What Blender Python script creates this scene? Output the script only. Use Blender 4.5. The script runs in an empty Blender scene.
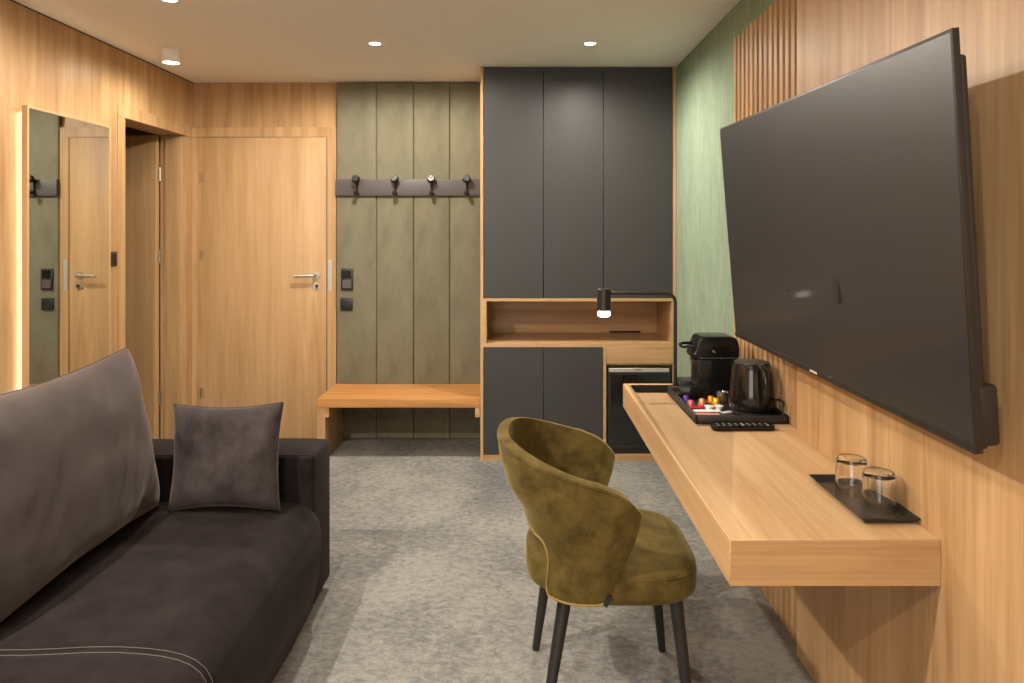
import bpy, bmesh, math, random
from mathutils import Vector, Matrix, noise as mnoise
random.seed(7)
S = bpy.context.scene
C = S.collection
R = math.radians
pi = math.pi

# ------------------------------------------------------------------ helpers
def sm(a, b, x):
    t = max(0.0, min(1.0, (x - a) / (b - a)))
    return t * t * (3 - 2 * t)

class MB:
    """collects shapes and links them as ONE mesh object"""
    def __init__(s):
        s.bm = bmesh.new()
    def _merge(s, b):
        me = bpy.data.meshes.new('tmp'); b.to_mesh(me); b.free()
        s.bm.from_mesh(me); bpy.data.meshes.remove(me)
    def box(s, x0, x1, y0, y1, z0, z1, bev=0.0, seg=2):
        b = bmesh.new()
        bmesh.ops.create_cube(b, size=1.0)
        for v in b.verts:
            v.co = Vector(((x0 + x1) / 2 + v.co.x * (x1 - x0), (y0 + y1) / 2 + v.co.y * (y1 - y0), (z0 + z1) / 2 + v.co.z * (z1 - z0)))
        if bev > 0:
            bmesh.ops.bevel(b, geom=b.edges[:], offset=bev, segments=seg, affect='EDGES', profile=0.5)
        s._merge(b); return s
    def cyl(s, p0, p1, r0, r1=None, seg=24):
        r1 = r0 if r1 is None else r1
        p0 = Vector(p0); p1 = Vector(p1)
        d = (p1 - p0).normalized()
        a = d.orthogonal().normalized(); c = d.cross(a)
        b = bmesh.new()
        A = [b.verts.new(p0 + (a * math.cos(2 * pi * i / seg) + c * math.sin(2 * pi * i / seg)) * r0) for i in range(seg)]
        B = [b.verts.new(p1 + (a * math.cos(2 * pi * i / seg) + c * math.sin(2 * pi * i / seg)) * r1) for i in range(seg)]
        for i in range(seg):
            b.faces.new((A[i], A[(i + 1) % seg], B[(i + 1) % seg], B[i]))
        b.faces.new(A[::-1]); b.faces.new(B)
        s._merge(b); return s
    def lathe(s, prof, cx=0, cy=0, seg=32, closed=False):
        """prof: (r, z) list; closed joins last to first"""
        b = bmesh.new(); rings = []
        for r, z in prof:
            if r < 1e-6:
                rings.append([b.verts.new((cx, cy, z))])
            else:
                rings.append([b.verts.new((cx + r * math.cos(2 * pi * i / seg), cy + r * math.sin(2 * pi * i / seg), z)) for i in range(seg)])
        n = len(rings)
        for k in range(n if closed else n - 1):
            A = rings[k]; B = rings[(k + 1) % n]
            for i in range(seg):
                j = (i + 1) % seg
                if len(A) == 1 and len(B) == 1: continue
                if len(A) == 1: b.faces.new((A[0], B[i], B[j]))
                elif len(B) == 1: b.faces.new((A[i], A[j], B[0]))
                else: b.faces.new((A[i], A[j], B[j], B[i]))
        s._merge(b); return s
    def tube(s, pts, r, seg=10, closed=False):
        pts = [Vector(p) for p in pts]; n = len(pts)
        b = bmesh.new(); rings = []; prev = None
        for i, p in enumerate(pts):
            if closed: t = pts[(i + 1) % n] - pts[i - 1]
            else: t = pts[min(i + 1, n - 1)] - pts[max(i - 1, 0)]
            t.normalize()
            if prev is None: a = t.orthogonal().normalized()
            else:
                a = prev - t * prev.dot(t)
                a = a.normalized() if a.length > 1e-6 else t.orthogonal().normalized()
            prev = a; c = t.cross(a)
            rr = r[i] if isinstance(r, (list, tuple)) else r
            rings.append([b.verts.new(p + (a * math.cos(2 * pi * k / seg) + c * math.sin(2 * pi * k / seg)) * rr) for k in range(seg)])
        for i in range(n if closed else n - 1):
            A = rings[i]; B = rings[(i + 1) % n]
            for k in range(seg):
                b.faces.new((A[k], A[(k + 1) % seg], B[(k + 1) % seg], B[k]))
        if not closed:
            b.faces.new(rings[0][::-1]); b.faces.new(rings[-1])
        s._merge(b); return s
    def prism(s, poly, axis, a, b_, bev=0.0, seg=2):
        """poly: 2D points; axis 'X': (y,z), 'Y': (x,z), 'Z': (x,y); extruded a..b_"""
        f = {'X': lambda p, t: (t, p[0], p[1]), 'Y': lambda p, t: (p[0], t, p[1]), 'Z': lambda p, t: (p[0], p[1], t)}[axis]
        b = bmesh.new()
        A = [b.verts.new(f(p, a)) for p in poly]; B = [b.verts.new(f(p, b_)) for p in poly]
        n = len(poly)
        b.faces.new(A); b.faces.new(B[::-1])
        for i in range(n): b.faces.new((A[i], B[i], B[(i + 1) % n], A[(i + 1) % n]))
        bmesh.ops.recalc_face_normals(b, faces=b.faces[:])
        if bev > 0:
            bmesh.ops.bevel(b, geom=b.edges[:], offset=bev, segments=seg, affect='EDGES', profile=0.5)
        s._merge(b); return s
    def quad(s, pts):
        b = bmesh.new(); b.faces.new([b.verts.new(p) for p in pts]); s._merge(b); return s
    def slab(s, o, w, h, n, u0, u1, v0, v1, d0, d1, bev=0.0):
        """box in the frame o + u*w + v*h + d*n"""
        b = bmesh.new(); bmesh.ops.create_cube(b, size=1.0)
        if bev > 0:
            for v in b.verts: v.co = Vector(((u0 + u1) / 2 + v.co.x * (u1 - u0), (v0 + v1) / 2 + v.co.y * (v1 - v0), (d0 + d1) / 2 + v.co.z * (d1 - d0)))
            bmesh.ops.bevel(b, geom=b.edges[:], offset=bev, segments=2, affect='EDGES', profile=0.5)
            for v in b.verts: v.co = o + w * v.co.x + h * v.co.y + n * v.co.z
        else:
            for v in b.verts:
                q = Vector(((u0 + u1) / 2 + v.co.x * (u1 - u0), (v0 + v1) / 2 + v.co.y * (v1 - v0), (d0 + d1) / 2 + v.co.z * (d1 - d0)))
                v.co = o + w * q.x + h * q.y + n * q.z
        bmesh.ops.recalc_face_normals(b, faces=b.faces[:])
        s._merge(b); return s
    def grid(s, f, nu, nv, flip=False):
        b = bmesh.new()
        G = [[b.verts.new(f(i / nu, j / nv)) for j in range(nv + 1)] for i in range(nu + 1)]
        for i in range(nu):
            for j in range(nv):
                q = (G[i][j], G[i + 1][j], G[i + 1][j + 1], G[i][j + 1])
                b.faces.new(q[::-1] if flip else q)
        s._merge(b); return s
    def weld(s, d=1e-5):
        bmesh.ops.remove_doubles(s.bm, verts=s.bm.verts[:], dist=d); return s
    def normals(s):
        bmesh.ops.recalc_face_normals(s.bm, faces=s.bm.faces[:]); return s
    def build(s, name, mat, parent=None, loc=None, local=False, ang=38):
        """world-space verts unless local; a child's verts are brought into its parent's frame"""
        base = Vector((0, 0, 0))
        if loc is not None: base = Vector(loc)
        elif parent is not None and not local: base = root_loc(parent)
        if not local:
            for v in s.bm.verts: v.co -= base
        me = bpy.data.meshes.new(name)
        s.bm.to_mesh(me); s.bm.free()
        for p in me.polygons: p.use_smooth = True
        me.set_sharp_from_angle(angle=R(ang))
        o = bpy.data.objects.new(name, me); C.objects.link(o)
        if mat is not None: me.materials.append(mat)
        if parent is not None: o.parent = parent
        elif loc is not None: o.location = base
        return o

def root_loc(o):
    l = Vector((0, 0, 0))
    while o is not None:
        l += Vector(o.location); o = o.parent
    return l

def tag(o, label=None, cat=None, group=None, kind=None):
    if label: o['label'] = label
    if cat: o['category'] = cat
    if group: o['group'] = group
    if kind: o['kind'] = kind
    return o

def thing(name, label, cat, loc=(0, 0, 0), group=None, rotz=0.0):
    o = bpy.data.objects.new(name, None); C.objects.link(o)
    o.location = loc; o.rotation_euler = (0, 0, rotz); o.empty_display_size = 0.1
    return tag(o, label, cat, group)

def struct(o, label=None):
    o['kind'] = 'structure'
    if label: o['label'] = label
    return o

def copy_tree(o, parent=None):
    c = o.copy(); C.objects.link(c); c.parent = parent
    for ch in list(o.children): copy_tree(ch, c)
    return c

# ------------------------------------------------------------------ materials
def new_mat(name):
    m = bpy.data.materials.new(name); m.use_nodes = True
    nt = m.node_tree; bs = nt.nodes['Principled BSDF']
    return m, nt, bs

def N(nt, t, **kw):
    n = nt.nodes.new(t)
    for k, v in kw.items():
        if k in n.inputs: n.inputs[k].default_value = v
        else: setattr(n, k, v)
    return n

def ramp(nt, stops):
    r = nt.nodes.new('ShaderNodeValToRGB'); e = r.color_ramp.elements
    while len(e) < len(stops): e.new(0.5)
    for el, (p, c) in zip(e, stops):
        el.position = p; el.color = (c[0], c[1], c[2], 1)
    return r

def mix(nt, fac, a, b, blend='MIX'):
    m = nt.nodes.new('ShaderNodeMix'); m.data_type = 'RGBA'; m.blend_type = blend
    for sock, val in ((m.inputs[0], fac), (m.inputs[6], a), (m.inputs[7], b)):
        if hasattr(val, 'is_output'): nt.links.new(val, sock)
        elif isinstance(val, (int, float)): sock.default_value = val
        else: sock.default_value = (val[0], val[1], val[2], 1)
    return m.outputs[2]

def coords(nt, scale, rot=(0, 0, 0), loc=(0, 0, 0)):
    tc = nt.nodes.new('ShaderNodeTexCoord'); mp = nt.nodes.new('ShaderNodeMapping')
    nt.links.new(tc.outputs['Object'], mp.inputs[0])
    mp.inputs['Scale'].default_value = scale; mp.inputs['Rotation'].default_value = rot; mp.inputs['Location'].default_value = loc
    return mp.outputs[0]

def plain(name, col, rough=0.5, metal=0.0, spec=0.5, coat=0.0, bump=0.0, bscale=300.0, var=0.03):
    m, nt, bs = new_mat(name)
    n = N(nt, 'ShaderNodeTexNoise', Scale=bscale, Detail=3.0)
    nt.links.new(coords(nt, (1, 1, 1)), n.inputs['Vector'])
    a = tuple(c * (1 - var) for c in col); b = tuple(min(1, c * (1 + var)) for c in col)
    r = ramp(nt, [(0.3, a), (0.7, b)])
    nt.links.new(n.outputs[0], r.inputs[0]); nt.links.new(r.outputs[0], bs.inputs['Base Color'])
    bs.inputs['Roughness'].default_value = rough; bs.inputs['Metallic'].default_value = metal
    bs.inputs['Specular IOR Level'].default_value = spec
    bs.inputs['Coat Weight'].default_value = coat
    if bump:
        bp = N(nt, 'ShaderNodeBump', Strength=bump, Distance=0.001)
        nt.links.new(n.outputs[0], bp.inputs['Height']); nt.links.new(bp.outputs[0], bs.inputs['Normal'])
    return m

def wood(name, axis, dark, mid, light, rough=0.42, seed=0.0, contrast=1.0):
    m, nt, bs = new_mat(name)
    def sc(al, ac):
        return tuple(al if 'XYZ'[i] == axis else ac for i in range(3))
    L = nt.links
    n1 = N(nt, 'ShaderNodeTexNoise', Scale=1.0, Detail=5.0, Roughness=0.6, Distortion=0.6)
    L.new(coords(nt, sc(0.9, 16), loc=(seed, seed * 1.7, seed * .6)), n1.inputs['Vector'])
    r1 = ramp(nt, [(0.28, dark), (0.5, mid), (0.72, light)])
    L.new(n1.outputs[0], r1.inputs[0])
    n2 = N(nt, 'ShaderNodeTexNoise', Scale=1.0, Detail=3.0, Roughness=0.5)
    L.new(coords(nt, sc(0.5, 4.5), loc=(seed * 2, seed, 3)), n2.inputs['Vector'])
    r2 = ramp(nt, [(0.3, (0.80, 0.77, 0.72)), (0.7, (1.0, 1.0, 1.0))])
    L.new(n2.outputs[0], r2.inputs[0])
    n3 = N(nt, 'ShaderNodeTexNoise', Scale=1.0, Detail=2.0, Roughness=0.7)
    L.new(coords(nt, sc(3.0, 150)), n3.inputs['Vector'])
    r3 = ramp(nt, [(0.35, (0.86, 0.83, 0.79)), (0.6, (1, 1, 1))])
    L.new(n3.outputs[0], r3.inputs[0])
    n4 = N(nt, 'ShaderNodeTexNoise', Scale=1.0, Detail=4.0, Roughness=0.55, Distortion=1.2)
    L.new(coords(nt, sc(0.7, 9.0), loc=(seed * 3, seed * .4, 7)), n4.inputs['Vector'])
    r4 = ramp(nt, [(0.60, (1, 1, 1)), (0.70, (0.84, 0.75, 0.65))])
    L.new(n4.outputs[0], r4.inputs[0])
    c = mix(nt, 0.8 * contrast, r1.outputs[0], r2.outputs[0], 'MULTIPLY')
    c = mix(nt, 0.8 * contrast, c, r4.outputs[0], 'MULTIPLY')
    c = mix(nt, 0.75 * contrast, c, r3.outputs[0], 'MULTIPLY')
    L.new(c, bs.inputs['Base Color'])
    bs.inputs['Roughness'].default_value = rough
    bs.inputs['Specular IOR Level'].default_value = 0.4
    bp = N(nt, 'ShaderNodeBump', Strength=0.12, Distance=0.0006)
    L.new(n3.outputs[0], bp.inputs['Height']); L.new(bp.outputs[0], bs.inputs['Normal'])
    return m

def velvet(name, a, b, scale=9.0, sheen=0.6, tint=(1, 1, 1), rough=0.85, srough=0.35, stretch=(1, 1, 1), fine=0.10):
    m, nt, bs = new_mat(name); L = nt.links
    n1 = N(nt, 'ShaderNodeTexNoise', Scale=scale, Detail=7.0, Roughness=0.66, Distortion=0.15)
    L.new(coords(nt, stretch), n1.inputs['Vector'])
    r = ramp(nt, [(0.32, a), (0.68, b)])
    L.new(n1.outputs[0], r.inputs[0])
    n2 = N(nt, 'ShaderNodeTexNoise', Scale=420.0, Detail=2.0)
    L.new(coords(nt, (1, 1, 1)), n2.inputs['Vector'])
    r2 = ramp(nt, [(0.3, (1 - 2 * fine,) * 3), (0.7, (1, 1, 1))])
    L.new(n2.outputs[0], r2.inputs[0])
    L.new(mix(nt, 1.0, r.outputs[0], r2.outputs[0], 'MULTIPLY'), bs.inputs['Base Color'])
    bs.inputs['Roughness'].default_value = rough
    bs.inputs['Specular IOR Level'].default_value = 0.1
    bs.inputs['Sheen Weight'].default_value = sheen
    bs.inputs['Sheen Roughness'].default_value = srough
    bs.inputs['Sheen Tint'].default_value = (*tint, 1)
    bp = N(nt, 'ShaderNodeBump', Strength=0.25, Distance=0.002)
    L.new(n1.outputs[0], bp.inputs['Height']); L.new(bp.outputs[0], bs.inputs['Normal'])
    return m

def emit(name, col, strength):
    m, nt, bs = new_mat(name)
    bs.inputs['Base Color'].default_value = (0.8, 0.8, 0.8, 1)
    bs.inputs['Emission Color'].default_value = (*col, 1)
    bs.inputs['Emission Strength'].default_value = strength
    return m

OD, OM, OL = (0.39, 0.226, 0.100), (0.52, 0.325, 0.157), (0.605, 0.398, 0.208)
oak_v = wood('oak_vertical_grain', 'Z', OD, OM, OL, seed=1.3)
oak_wall = wood('oak_wall_panel', 'Z', OD, OM, OL, seed=4.1)
oak_door = wood('oak_door_leaf', 'Z', (0.465, 0.283, 0.132), (0.545, 0.343, 0.168), (0.605, 0.395, 0.207), seed=7.7, contrast=0.8)
oak_x = wood('oak_grain_across', 'X', OD, OM, OL, seed=2.2)
oak_y = wood('oak_desk_grain', 'Y', (0.45, 0.275, 0.126), (0.545, 0.348, 0.172), (0.62, 0.412, 0.222), seed=5.5, contrast=0.8, rough=0.55)
oak_bench = wood('orange_oak_bench', 'X', (0.42, 0.19, 0.06), (0.56, 0.27, 0.085), (0.66, 0.34, 0.12), seed=9.4)

anthracite = plain('anthracite_laminate', (0.042, 0.0405, 0.040), 0.45, spec=0.35, bscale=60)
black_plastic = plain('matte_black_plastic', (0.014, 0.013, 0.013), 0.42)
gloss_black = plain('gloss_black_plastic', (0.006, 0.0057, 0.0057), 0.20, spec=0.35)
kettle_black = plain('kettle_gloss_black', (0.010, 0.008, 0.007), 0.10, spec=0.45, coat=0.15)
black_metal = plain('black_powder_metal', (0.022, 0.018, 0.016), 0.38, metal=0.2)
tray_black = plain('black_tray', (0.016, 0.014, 0.013), 0.45)
tray_sheen = plain('black_gloss_tray', (0.02, 0.018, 0.017), 0.24)
rack_grey = plain('dark_taupe_board', (0.085, 0.072, 0.070), 0.5)
steel = plain('brushed_steel', (0.62, 0.59, 0.55), 0.30, metal=1.0)
grey_steel = plain('satin_grey_strip', (0.46, 0.43, 0.39), 0.45, metal=0.3)
white_paint = plain('white_ceiling_paint', (0.86, 0.83, 0.785), 0.9, spec=0.2, bscale=25, var=0.004)
white_plastic = plain('white_lamp_housing', (0.80, 0.78, 0.76), 0.45)
rear_paint = plain('pale_plaster', (0.62, 0.56, 0.48), 0.9, spec=0.2, bscale=25)
bath_grey = plain('grey_bathroom_tile', (0.22, 0.225, 0.235), 0.6, bscale=12)
dark_gap = plain('dark_shadow_gap', (0.03, 0.02, 0.012), 0.8)
leg_black = plain('black_stained_wood', (0.018, 0.016, 0.015), 0.45)
thread = plain('pale_stitch_thread', (0.15, 0.13, 0.125), 0.8)
tv_frame = plain('tv_frame_dark', (0.016, 0.013, 0.012), 0.42)
bronze = plain('champagne_mirror_frame', (0.55, 0.36, 0.19), 0.4, metal=0.25)

screen_mat, nt, bs = new_mat('tv_screen')
n = N(nt, 'ShaderNodeTexNoise', Scale=2.0); nt.links.new(coords(nt, (1, 1, 1)), n.inputs['Vector'])
r = ramp(nt, [(0.3, (0.009, 0.0108, 0.0140)), (0.7, (0.0095, 0.0112, 0.0145))]); nt.links.new(n.outputs[0], r.inputs[0])
nt.links.new(r.outputs[0], bs.inputs['Base Color'])
bs.inputs['Roughness'].default_value = 0.40; bs.inputs['Specular IOR Level'].default_value = 1.0
bs.inputs['Coat Weight'].default_value = 0.12; bs.inputs['Coat Roughness'].default_value = 0.06

mirror_mat, nt, bs = new_mat('mirror_glass')
n = N(nt, 'ShaderNodeTexNoise', Scale=1.0); nt.links.new(coords(nt, (1, 1, 1)), n.inputs['Vector'])
r = ramp(nt, [(0.3, (0.70, 0.72, 0.69)), (0.7, (0.71, 0.73, 0.70))]); nt.links.new(n.outputs[0], r.inputs[0])
nt.links.new(r.outputs[0], bs.inputs['Base Color'])
bs.inputs['Metallic'].default_value = 1.0; bs.inputs['Roughness'].default_value = 0.01

glass_mat, nt, bs = new_mat('clear_glass')
bs.inputs['Base Color'].default_value = (0.97, 0.98, 0.97, 1)
bs.inputs['Transmission Weight'].default_value = 1.0; bs.inputs['Roughness'].default_value = 0.0; bs.inputs['IOR'].default_value = 1.47
n = N(nt, 'ShaderNodeTexNoise', Scale=3.0); nt.links.new(coords(nt, (1, 1, 1)), n.inputs['Vector'])
bp = N(nt, 'ShaderNodeBump', Strength=0.02, Distance=0.001); nt.links.new(n.outputs[0], bp.inputs['Height']); nt.links.new(bp.outputs[0], bs.inputs['Normal'])

fridge_glass, nt, bs = new_mat('smoked_fridge_glass')
bs.inputs['Base Color'].default_value = (0.006, 0.006, 0.007, 1); bs.inputs['Roughness'].default_value = 0.03
bs.inputs['Specular IOR Level'].default_value = 0.8

olive = velvet('olive_velvet', (0.050, 0.034, 0.0075), (0.150, 0.105, 0.030), scale=12.0, sheen=0.26, tint=(0.95, 0.78, 0.35), srough=0.4)
piping_olive = velvet('olive_piping', (0.24, 0.175, 0.05), (0.30, 0.22, 0.07), scale=20, sheen=0.3, tint=(1, 0.8, 0.3))
sofa_mat = velvet('brown_velvet', (0.0080, 0.0059, 0.0060), (0.0210, 0.0158, 0.0158), scale=9.0, sheen=0.08, tint=(0.85, 0.70, 0.66), srough=0.4)
cushion_mat = velvet('taupe_velvet_cushion', (0.044, 0.034, 0.032), (0.066, 0.053, 0.049), scale=6.0, sheen=0.28, tint=(0.9, 0.76, 0.70), srough=0.4)
pillow_mat = velvet('brown_velvet_pillow', (0.018, 0.0135, 0.0135), (0.075, 0.060, 0.058), scale=6.0, sheen=0.35, tint=(0.95, 0.80, 0.75), srough=0.35)  # wide tone contrast paints the pile's sheen highlights into the colour
suede = velvet('olive_suede_panel', (0.155, 0.145, 0.096), (0.225, 0.207, 0.142), scale=6.0, sheen=0.2, tint=(0.9, 0.9, 0.7), stretch=(1.2, 1.2, 0.5), fine=0.05)

# green textile wallpaper
green_mat, nt, bs = new_mat('green_textile_wallpaper'); L = nt.links
n1 = N(nt, 'ShaderNodeTexNoise', Scale=1.0, Detail=4.0, Roughness=0.65); L.new(coords(nt, (110, 110, 7)), n1.inputs['Vector'])
n2 = N(nt, 'ShaderNodeTexNoise', Scale=1.0, Detail=3.0); L.new(coords(nt, (30, 30, 260)), n2.inputs['Vector'])
n3 = N(nt, 'ShaderNodeTexNoise', Scale=3.5, Detail=3.0); L.new(coords(nt, (1, 1, 0.5)), n3.inputs['Vector'])
r1 = ramp(nt, [(0.3, (0.215, 0.295, 0.200)), (0.7, (0.36, 0.44, 0.315))]); L.new(n1.outputs[0], r1.inputs[0])
r2 = ramp(nt, [(0.3, (0.82, 0.82, 0.82)), (0.7, (1, 1, 1))]); L.new(n2.outputs[0], r2.inputs[0])
r3 = ramp(nt, [(0.3, (0.85, 0.87, 0.88)), (0.7, (1, 1, 1))]); L.new(n3.outputs[0], r3.inputs[0])
c = mix(nt, 0.8, r1.outputs[0], r2.outputs[0], 'MULTIPLY'); c = mix(nt, 1.0, c, r3.outputs[0], 'MULTIPLY')
L.new(c, bs.inputs['Base Color']); bs.inputs['Roughness'].default_value = 0.9; bs.inputs['Specular IOR Level'].default_value = 0.2
bp = N(nt, 'ShaderNodeBump', Strength=0.3, Distance=0.001); L.new(n1.outputs[0], bp.inputs['Height']); L.new(bp.outputs[0], bs.inputs['Normal'])

# distressed grey carpet
carpet, nt, bs = new_mat('distressed_grey_carpet'); L = nt.links
n1 = N(nt, 'ShaderNodeTexNoise', Scale=1.7, Detail=4.0, Roughness=0.6, Distortion=0.3); L.new(coords(nt, (1, 0.8, 1)), n1.inputs['Vector'])
n2 = N(nt, 'ShaderNodeTexNoise', Scale=34.0, Detail=8.0, Roughness=0.8, Distortion=0.4); L.new(coords(nt, (0.8, 1.1, 1), rot=(0, 0, 0.08)), n2.inputs['Vector'])
n3 = N(nt, 'ShaderNodeTexNoise', Scale=240.0, Detail=2.0); L.new(coords(nt, (1, 1, 1)), n3.inputs['Vector'])
ad = N(nt, 'ShaderNodeMath', operation='MULTIPLY_ADD'); L.new(n1.outputs[0], ad.inputs[0]); ad.inputs[1].default_value = 0.65
L.new(n2.outputs[0], ad.inputs[2])
r1 = ramp(nt, [(0.64, (0.135, 0.140, 0.142)), (0.77, (0.205, 0.200, 0.190)), (0.87, (0.285, 0.273, 0.250)), (0.98, (0.335, 0.320, 0.288))])
L.new(ad.outputs[0], r1.inputs[0])
r3 = ramp(nt, [(0.3, (0.74, 0.74, 0.74)), (0.7, (1, 1, 1))]); L.new(n3.outputs[0], r3.inputs[0])
L.new(mix(nt, 0.9, r1.outputs[0], r3.outputs[0], 'MULTIPLY'), bs.inputs['Base Color'])
bs.inputs['Roughness'].default_value = 0.95; bs.inputs['Specular IOR Level'].default_value = 0.1
bp = N(nt, 'ShaderNodeBump', Strength=0.5, Distance=0.003); L.new(n3.outputs[0], bp.inputs['Height']); L.new(bp.outputs[0], bs.inputs['Normal'])

WARM = (1.0, 0.915, 0.80)
spot_glow = emit('downlight_glow', (1.0, 0.93, 0.84), 14.0)
led_glow = emit('warm_led_strip', (1.0, 0.76, 0.48), 19.0)
bulb_glow = emit('desk_lamp_glow', (1.0, 0.90, 0.76), 6.0)

# ------------------------------------------------------------------ camera
CAMZ = 1.42
F = 720.0
cam = bpy.data.cameras.new('camera'); cam_o = bpy.data.objects.new('camera', cam); C.objects.link(cam_o)
cam_o.location = (0, 0, CAMZ); cam_o.rotation_euler = (R(90), 0, 0)
cam.sensor_width = 36.0; cam.lens = 36.0 * F / 1024.0
cam.shift_x = -(518.5 - 512.0) / 1024.0
cam.shift_y = -(341.5 - 231.0) / 1024.0
cam.clip_start = 0.02
S.camera = cam_o

# ------------------------------------------------------------------ room shell
H = 2.437; XL = -2.232; XR = 0.977; YB = 4.94; YF = -2.4; XBATH = -3.7
struct(MB().box(XBATH, XR + 0.12, YF - 0.1, YB + 0.12, -0.10, 0.0).build('floor', carpet))
struct(MB().box(XBATH, XR + 0.12, YF - 0.1, YB + 0.12, H, H + 0.10).build('ceiling', white_paint))
wb = MB().box(XL - 0.17, XR + 0.12, YB, YB + 0.12, 0, H)
struct(wb.build('wall_back', oak_wall))
DY0, DY1, DZ = 4.08, 4.83, 2.06
wl = MB().box(XL - 0.17, XL, YF, DY0 - 0.02, 0, H).box(XL - 0.17, XL, DY0 - 0.02, DY1 + 0.02, DZ + 0.02, H).box(XL - 0.17, XL, DY1 + 0.02, YB, 0, H)
struct(wl.build('wall_left', oak_wall))
struct(MB().box(XR, XR + 0.12, YF, YB, 0, H).build('wall_right', green_mat))
WX_0, WX_1, WZ_0, WZ_1 = -2.05, -0.10, 0.20, 2.28
struct(MB().box(XL - 0.17, WX_0, YF - 0.1, YF, 0, H).box(WX_1, XR + 0.12, YF - 0.1, YF, 0, H).box(WX_0, WX_1, YF - 0.1, YF, 0, WZ_0).box(WX_0, WX_1, YF - 0.1, YF, WZ_1, H).build('wall_rear', rear_paint))
m = MB()
for (a, b, z0, z1) in ((WX_0, WX_0 + 0.06, WZ_0, WZ_1), (WX_1 - 0.06, WX_1, WZ_0, WZ_1), (WX_0 + 0.06, WX_1 - 0.06, WZ_0, WZ_0 + 0.06), (WX_0 + 0.06, WX_1 - 0.06, WZ_1 - 0.06, WZ_1), (-1.11, -1.04, WZ_0 + 0.06, WZ_1 - 0.06)):
    m.box(a, b, YF - 0.075, YF - 0.015, z0, z1, 0.004, 1)
struct(m.build('added_window', white_plastic))  # unseen window, added to let fill light into the room
pl = bpy.data.lights.new('added_window_portal', 'AREA'); pl.shape = 'RECTANGLE'; pl.size = WX_1 - WX_0; pl.size_y = WZ_1 - WZ_0; pl.cycles.is_portal = True
po = bpy.data.objects.new('added_window_portal', pl); C.objects.link(po); po.location = ((WX_0 + WX_1) / 2, YF - 0.05, (WZ_0 + WZ_1) / 2); po.rotation_euler = (R(90), 0, 0)
struct(MB().box(XBATH - 0.1, XBATH, 3.0, YB, 0, H).box(XBATH, XL - 0.17, 2.9, 3.0, 0, H).box(XBATH, XL - 0.17, YB, YB + 0.1, 0, H).build('wall_bathroom', bath_grey))

# oak cladding on the right wall: flat board, then upright slats
PX = 0.932; SX = 0.955; YS0, YS1 = 2.412, 3.20; PTOP = 2.276
struct(MB().box(PX, XR, YF, YS0, 0, PTOP).build('trim_1', oak_v))
sl = MB().box(0.965, XR, YS0, YS1, 0, PTOP)
ns = 14; pitch = (YS1 - YS0) / ns
for i in range(ns):
    y0 = YS0 + pitch * i + pitch * 0.40
    sl.box(SX, 0.966, y0, y0 + pitch * 0.60, 0, PTOP, 0.0015, 1)
struct(sl.build('trim_2', oak_v))
# dark-coloured strip in place of the shadow gap between left wall and ceiling, board at the near left
struct(MB().box(XL, XL + 0.004, 3.05, YB, H - 0.005, H).build('trim_3', dark_gap))
struct(MB().box(XL, XL + 0.035, 1.2, 3.105, 0, H, 0.002, 1).build('trim_4', oak_wall))

# ------------------------------------------------------------------ entrance door (back wall)
YD = YB
leaf = MB().box(-2.189, -1.308, YD - 0.032, YD - 0.001, 0.006, 2.058, 0.001)
door1 = struct(leaf.build('door_1', oak_door, loc=(-1.75, YD, 0)), 'closed light oak entrance door beside the olive upholstered panels')
fr = MB().box(XL + 0.001, -2.190, YD - 0.034, YD - 0.001, 0, 2.060, 0.002, 1)
fr.box(-1.305, -1.243, YD - 0.034, YD - 0.001, 0, 2.060, 0.002, 1)
fr.box(XL + 0.001, -1.243, YD - 0.034, YD - 0.001, 2.060, 2.128, 0.002, 1)
fr.build('door_frame', oak_v, door1)
MB().box(-1.3085, -1.3045, YD - 0.0335, YD - 0.030, 0.005, 2.05).build('door_gap_shade', dark_gap, door1)  # dark strip, shade of the gap beside the leaf put into colour
hx, hz = -1.378, 1.119
h = MB().cyl((hx, YD - 0.031, hz), (hx, YD - 0.040, hz), 0.026, 0.025)
h.build('handle_rose', steel, door1)
h = MB().tube([(hx, YD - 0.037, hz), (hx, YD - 0.065, hz), (hx - 0.004, YD - 0.077, hz), (hx - 0.014, YD - 0.083, hz), (hx - 0.03, YD - 0.085, hz), (hx - 0.135, YD - 0.083, hz - 0.004)], 0.0105, 12)
h.build('door_handle', steel, door1)
kz = 1.043; kx = -1.377
kb = MB().cyl((kx, YD - 0.031, kz), (kx, YD - 0.038, kz), 0.026, 0.025).build('lock_rose', steel, door1)
MB().cyl((kx + 0.004, YD - 0.037, kz + 0.004), (kx + 0.004, YD - 0.047, kz + 0.004), 0.0095).box(kx - 0.003, kx + 0.006, YD - 0.0395, YD - 0.0375, kz - 0.018, kz).build('lock_cylinder', black_metal, kb)
for z in (1.785, 1.255, 0.315):
    MB().cyl((-2.165, YD - 0.034, z - 0.035), (-2.165, YD - 0.034, z + 0.035), 0.007, seg=12).cyl((-2.148, YD - 0.031, z - 0.03), (-2.148, YD - 0.031, z + 0.03), 0.003, seg=8).build('hinge', plain('hinge_bronze', (0.30, 0.20, 0.11), 0.4, metal=0.6), door1)
MB().box(-1.298, -1.272, YD - 0.0365, YD - 0.0335, 1.015, 1.225, 0.001, 1).build('strike_plate', grey_steel, door1)

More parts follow.
